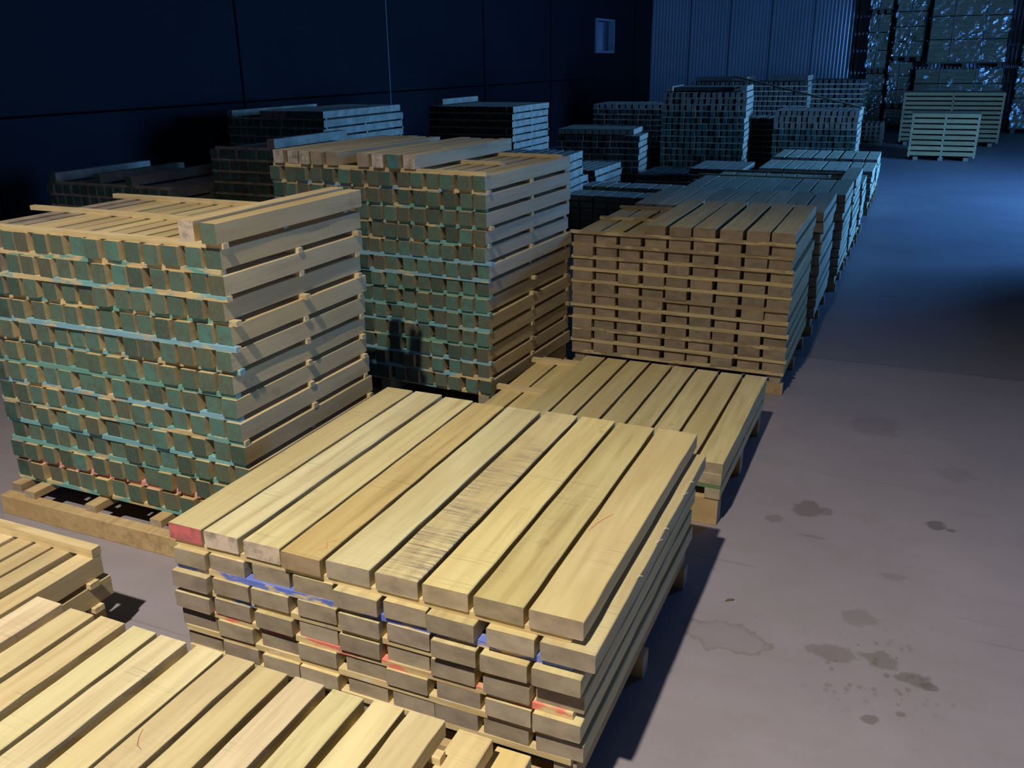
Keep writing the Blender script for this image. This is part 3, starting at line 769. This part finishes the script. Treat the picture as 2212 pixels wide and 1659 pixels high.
# Q and its darker neighbour in front of the corrugated wall
Q = Stack('Q', -1.87, 17.6, 0.0, 1.0, 2.12)
far_beams(Q, 24, 15, 1.335, 0.0865, 0.06, 0.070, farm=(0, 3))
REST['beam'].box(-2.05, -1.1, 0.0, .9, 1.352, 1.42, 0, 3, Q.M); REST['beam'].box(-0.7, -0.02, 0.0, .9, 1.352, 1.44, 0, 3, Q.M)
Q2 = Stack('Q2', -0.95, 18.2, 0.0, 1.0, 0.92)
far_beams(Q2, 9, 15, 1.355, 0.0865, 0.075, 0.070, farm=(3, 3))
# R: staggered light stacks seen past the nine-beam stack
R1 = Stack('R1', -3.30, 8.62, 0.07, 1.05, 0.8)
far_beams(R1, 8, 8, 0.80, 0.0905, 0.07, 0.074)
# S1: low stacks of wide planks behind
S1a = Stack('S1a', -1.98, 9.0, 0.0, 0.42, 1.33)
plank_stack(S1a, '', 9, 5, 0.405, 0.0708, 0.130, 0.0533, far=True, front_strip=0.03)
S1b = Stack('S1b', -1.98, 9.72, 0.0, 0.42, 1.42)
plank_stack(S1b, '', 9, 5, 0.405, 0.0708, 0.130, 0.0533, far=True, front_strip=0.03)
R2 = Stack('R2', -3.42, 8.95, 0.0, 0.0, 0.9); R2.L = 1.05
far_beams(R2, 9, 5, 0.50, 0.0865, 0.075, 0.068)
R3 = Stack('R3', -3.45, 10.35, 0.0, 1.05, 0.9)
far_beams(R3, 9, 5, 0.50, 0.0865, 0.075, 0.068)
# S2, S3
S2 = Stack('S2', -1.84, 10.95, 0.0, 0.95, 0.62)
far_beams(S2, 8, 5, 0.50, 0.0865, 0.066, 0.068, farm=(0, 3))
S3 = Stack('S3', -2.45, 11.6, 0.0, 0.95, 0.85)
far_beams(S3, 9, 3, 0.32, 0.0865, 0.07, 0.068, farm=(3, 3))
# long thin batten leaning across two stacks
def batten(p, q, t, name, label, cat):
    a, b = Vector(p), Vector(q); d = b - a
    mb = MB(); mb.box(-t / 2, t / 2, 0, d.length, -0.010, 0.010)
    o = mb.build(name, [M_FARWOOD]); o.location = a
    o.rotation_euler = d.to_track_quat('Y', 'Z').to_euler(); tag(o, label, cat)
batten((-3.197, 17.62, 1.432), (-0.72, 13.95, 1.072), 0.05, 'long_batten', 'long thin batten slanting down between two stacks before the corrugated wall', 'batten')
# ------------------------------------------------------------------ stacks with boards lying across (long faces to the camera)
def cross_stack(s, ph, nl, zt, pitch, bt, depth, near, halves=False):
    th = pitch - bt
    for r_ in range(nl):
        z = zt - r_ * pitch - bt
        spans = ((-s.W, -s.W * .5 - .004), (-s.W * .5 + .004, 0)) if halves and r_ < 5 else ((-s.W, 0),)
        for k_, (u0, u1) in enumerate(spans):
            for j in range(5):
                v0 = j * depth / 5
                if j == 0:
                    me = bar_mesh('crosswise_board', u1 - u0, depth / 5 - .01, bt, [M_BEAM, M_END], seg=4, axis='x', seed=s.R.random())
                    nm = f'{["left", "right"][k_]} half ' if len(spans) == 2 else ''
                    s.put(me, 'crosswise_board', (u0 + u1) / 2, v0 + depth / 10, z, 0, (0.62, 0.50, 0.40, 1), f'{nm}crosswise board, {ORD[r_ + 1]} from the top of the {ph}', 'board', 'front boards of the ' + ph)
                else:
                    REST['plank'].box(u0, u1, v0, v0 + depth / 5 - .01, z, z + bt, 0, 2, s.M)
        for u in (-s.W + .01, -s.W * .5 - .015, -.04):
            REST['strip'].box(u, u + .03, 0, depth - .01, z - th, z, 0, 0, s.M)
    zb = zt - (nl - 1) * pitch - bt - th
    for u in (-s.W + .1, -s.W * .5 - .04, -.18):
        if zb > 0.01: REST['bearer'].box(u, u + .08, 0.05, depth - .05, 0, zb, 0, 0, s.M)
T = Stack('T', 1.005, 17.73, 0.0, 1.0, 1.09)
cross_stack(T, 'small stack on the open floor', 8, 0.80, 0.0925, 0.066, 1.0, True)
T2 = Stack('T2', 1.55, 20.79, 0.0, 1.0, 1.86)
cross_stack(T2, 'wide stack before the wrapped pallets', 11, 1.045, 0.089, 0.062, 1.0, True, halves=True)
# ------------------------------------------------------------------ wrapped pallets
def film_mat():
    mt, nt, bs = mat('crinkled_stretch_film')
    out = nt.nodes['Material Output']
    n1 = noise(nt, objcoord(nt, (2.5, 2.5, 12)), 1, 4, 0.6)
    n2 = noise(nt, objcoord(nt, (9, 9, 30)), 1, 3, 0.6)
    h = math_(nt, 'ADD', n1, math_(nt, 'MULTIPLY', n2, 0.5))
    b = nt.nodes.new('ShaderNodeBump'); b.inputs['Strength'].default_value = 1.0; b.inputs['Distance'].default_value = 0.016
    L(nt, h, b.inputs['Height'])
    g = nt.nodes.new('ShaderNodeBsdfGlossy'); g.inputs['Roughness'].default_value = 0.07; g.inputs['Color'].default_value = (0.9, 0.93, 1, 1)
    L(nt, b.outputs[0], g.inputs['Normal'])
    t = nt.nodes.new('ShaderNodeBsdfTransparent'); t.inputs['Color'].default_value = (0.85, 0.87, 0.9, 1)
    fr = nt.nodes.new('ShaderNodeFresnel'); fr.inputs['IOR'].default_value = 1.5; L(nt, b.outputs[0], fr.inputs['Normal'])
    ms = nt.nodes.new('ShaderNodeMixShader')
    big = noise(nt, objcoord(nt, (1.6, 1.6, 2.6)), 1, 3, 0.6)
    msk = ramp(nt, big, [(0.46, (0.12, 0.12, 0.12)), (0.66, (1, 1, 1))])
    L(nt, math_(nt, 'MULTIPLY', math_(nt, 'ADD', fr.outputs[0], 0.26, clamp=True), msk), ms.inputs[0]); L(nt, t.outputs[0], ms.inputs[1]); L(nt, g.outputs[0], ms.inputs[2])
    L(nt, ms.outputs[0], out.inputs['Surface'])
    return mt
M_FILM = film_mat()
M_LOAD = far_mat('packed_board_ends', (0.30, 0.25, 0.13), (0.46, 0.37, 0.20), (3, 3, 30))
M_PAL = plain('pallet_wood', (0.17, 0.13, 0.09), 0.85, 0, 0.3)
M_STRAP = plain('white_strap', (0.22, 0.24, 0.26), 0.4)
def wrapped(x0, x1, y0, y1, z0, z1, tiers, label, straps=2, pallet=0.12):
    e = bpy.data.objects.new('wrapped_pallet', None); C.objects.link(e); e.location = ((x0 + x1) / 2, (y0 + y1) / 2, z0)
    tag(e, label, 'wrapped pallet', 'film-wrapped pallets of boards')
    hx, hy, H = (x1 - x0) / 2, (y1 - y0) / 2, z1 - z0
    mb = MB()
    for u in (-hx + .05, -.05, hx - .15): mb.box(u, u + .1, -hy, hy, 0, pallet - .03)
    mb.box(-hx, hx, -hy, hy, pallet - .03, pallet)
    mb.build('pallet', [M_PAL], e)
    th = (H - pallet) / tiers
    for k_ in range(tiers):
        mb = MB(); za = pallet + k_ * th
        nb = 4
        for j in range(nb):
            jt = random.uniform(-.004, .004)
            mb.box(-hx + .02 + jt, hx - .02 + jt, -hy + .02, hy - .02, za + j * (th - .02) / nb + .003, za + (j + 1) * (th - .02) / nb)
        mb.build('board_tier', [M_LOAD], e)
    # film: a box shell with many facets
    v, f = [], []
    nx, nz = 18, max(8, int((H - pallet) / .06))
    R = random.Random(label)
    per = [(-hx + 2 * hx * i / nx, -hy) for i in range(nx)] + [(hx, -hy + 2 * hy * i / nx) for i in range(nx)] + [(hx - 2 * hx * i / nx, hy) for i in range(nx)] + [(-hx, hy - 2 * hy * i / nx) for i in range(nx)]
    for kz in range(nz + 1):
        z = pallet + .004 + (H - pallet) * kz / nz
        for (px, py) in per:
            q = R.uniform(-.004, .018)
            v.append((px * (1 + q / hx), py * (1 + q / hy), z + R.uniform(-.006, .006) * (0 < kz < nz)))
    npz = len(per)
    for kz in range(nz):
        for i in range(npz):
            j = (i + 1) % npz
            f.append((kz * npz + i, kz * npz + j, (kz + 1) * npz + j, (kz + 1) * npz + i))
    me = bpy.data.meshes.new('stretch_film'); me.from_pydata(v, [], f); me.materials.append(M_FILM)
    o = bpy.data.objects.new('stretch_film', me); C.objects.link(o); o.parent = e
    for k_ in range(straps):
        u = -hx + 2 * hx * (k_ + .75) / (straps + .5)
        mb = MB(); mb.box(u - .006, u + .006, -hy - .036, -hy - .032, pallet, H + .004); mb.box(u - .008, u + .008, -hy - .036, hy, H + .000, H + .004)
        mb.build('strap', [M_STRAP], e)
wrapped(-0.19, 1.73, 24.75, 25.8, 0.0, 1.46, 4, 'lower of the two wide film-wrapped pallets behind the wide crosswise board stack')
wrapped(0.02, 1.70, 24.75, 25.8, 1.475, 3.14, 3, 'upper of the two wide film-wrapped pallets, stacked above the other')
wrapped(-0.80, -0.26, 25.05, 25.8, 0.0, 0.52, 1, 'bottom pallet of the film-wrapped column second from the corrugated wall', 1)
wrapped(-0.80, -0.26, 25.05, 25.8, 0.534, 1.62, 3, 'glossy middle pallet of the film-wrapped column second from the corrugated wall', 1)
wrapped(-0.77, -0.06, 25.05, 25.8, 1.63, 3.1, 4, 'top pallet of the film-wrapped column second from the corrugated wall', 1)
wrapped(-1.33, -0.88, 25.1, 25.85, 0.0, 1.35, 3, 'glossy lower pallet of the film-wrapped column beside the corrugated wall', 1)
wrapped(-1.36, -0.88, 25.1, 25.85, 1.36, 2.72, 3, 'middle pallet of the film-wrapped column beside the corrugated wall', 1)
wrapped(-1.38, -0.86, 25.1, 25.85, 2.725, 3.7, 2, 'top pallet of the film-wrapped column beside the corrugated wall', 1)
wrapped(2.0, 3.1, 24.7, 25.7, 0.0, 1.47, 4, 'dark lower wrapped pallet standing apart toward the gate side')
wrapped(2.02, 3.1, 24.7, 25.7, 1.49, 3.1, 4, 'dark upper wrapped pallet standing apart toward the gate side')
# unseen stack added across the aisle, beyond the picture's edge, to shade its floor
X1 = Stack('X1', 3.45, 7.9, 0.0, 1.7, 1.2)
far_beams(X1, 12, 13, 1.17, 0.0865, 0.075, 0.070)
# reddish crate end on the floor left of the wrapped columns
U = Stack('U', -0.62, 20.5, 0.0, 0.8, 0.45)
far_beams(U, 5, 4, 0.45, 0.0865, 0.06, 0.068, farm=(0, 2))

# ------------------------------------------------------------------ the many further pieces of each kind
mats_rest = [M_FARWOOD, M_FARGREEN, M_FARBARE, M_FARDARK]
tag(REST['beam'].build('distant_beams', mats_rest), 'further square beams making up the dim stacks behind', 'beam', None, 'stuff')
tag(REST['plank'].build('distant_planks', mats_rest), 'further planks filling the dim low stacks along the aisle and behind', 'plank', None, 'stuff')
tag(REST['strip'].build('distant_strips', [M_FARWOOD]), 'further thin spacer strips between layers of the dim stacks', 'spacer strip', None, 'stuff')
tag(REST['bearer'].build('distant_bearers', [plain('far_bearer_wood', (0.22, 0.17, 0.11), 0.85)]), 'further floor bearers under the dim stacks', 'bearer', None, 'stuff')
# ------------------------------------------------------------------ small things on the floor and marks on the boards
mb = MB(); R = random.Random(3)
def chip(x, y, rz, ln, wd, label):
    mb = MB()
    mb.v = [(-ln / 2, -wd / 2, 0), (ln * .4, -wd * .3, 0), (ln / 2, wd * .4, 0), (-ln * .2, wd / 2, 0), (-ln / 2, -wd / 2, .004), (ln * .4, -wd * .3, .006), (ln / 2, wd * .4, .003), (-ln * .2, wd / 2, .006)]
    mb.f = [(3, 2, 1, 0), (4, 5, 6, 7), (0, 1, 5, 4), (1, 2, 6, 5), (2, 3, 7, 6), (3, 0, 4, 7)]; mb.m = [0] * 6
    o = mb.build('wood_chip', [plain('bark', (0.12, 0.09, 0.06), 0.9)]); o.location = (x, y, 0); o.rotation_euler = (0, 0, rz); tag(o, label, 'wood chip')
chip(-0.38, 2.682, 0.5, .035, .010, 'small brown bark chip on the floor beside the pink-ended stack')
def find(lab):
    for o in C.objects:
        if o.get('label') == lab: return o
def ribbon(name, parent, pts, wd, col, lift=0.0004, tube=False):
    inv = (Matrix.Translation(parent.location) @ Matrix.Rotation(parent.rotation_euler.z, 4, 'Z')).inverted()
    P = [inv @ Vector(p) for p in pts]; v, f = [], []
    for i, p in enumerate(P):
        a = P[max(0, i - 1)]; b = P[min(len(P) - 1, i + 1)]; d = (b - a).normalized(); n = Vector((-d.y, d.x, 0))
        w_ = wd * (1 - 0.6 * abs(2 * i / (len(P) - 1) - 1))
        v += [tuple(p + n * w_ / 2 + Vector((0, 0, lift))), tuple(p - n * w_ / 2 + Vector((0, 0, lift))), tuple(p - n * w_ / 2 + Vector((0, 0, -.0005))), tuple(p + n * w_ / 2 + Vector((0, 0, -.0005)))]
    for i in range(len(P) - 1):
        for j in range(4):
            k_ = (j + 1) % 4; f.append((i * 4 + j, i * 4 + k_, i * 4 + 4 + k_, i * 4 + 4 + j))
    me = bpy.data.meshes.new(name); me.from_pydata(v, [], f); me.materials.append(plain(name + '_colour', col, 0.8))
    o = bpy.data.objects.new(name, me); C.objects.link(o); o.parent = parent; return o
pl = find(f'smooth tan plank, first from aisle, top of the {phB}')
ribbon('crayon_mark', pl, [(-0.668, 2.005, .5615), (-0.660, 2.05, .5615), (-0.650, 2.085, .5615), (-0.634, 2.12, .5615)], 0.003, (0.55, 0.12, 0.07))
pl = find(f'orange-brown plank, sixth from aisle, top of the {phB}')
ribbon('crayon_mark', pl, [(-1.285, 1.64, .5615), (-1.27, 1.66, .5615), (-1.285, 1.685, .5615), (-1.265, 1.70, .5615)], 0.004, (0.52, 0.22, 0.10))
pl = find(f'plank, first from aisle, second layer of the {phB}')
R = random.Random(8)
for y0 in (1.93, 2.12, 2.20, 2.43, 2.52):
    x0 = -0.5428 + 0.034; z0 = ztop - PB
    ribbon('splinter', pl, [(x0 - .004, y0, z0), (x0 + .002, y0 + .012, z0 + .006), (x0 + .010, y0 + .02 + R.uniform(-.01, .01), z0 + .004)], 0.0016, (0.75, 0.66, 0.42), 0.0012)
pl = find(f'pale plank, sixth from aisle, top of the {phA}')
if pl: ribbon('pencil_mark', pl, [(-1.304, 1.029, .42), (-1.322, 1.036, .42), (-1.337, 1.055, .42), (-1.347, 1.077, .42)], 0.0025, (0.30, 0.10, 0.08))
print('COUNTS', COUNT, 'rest', {k: len(v.f) // 6 for k, v in REST.items()})
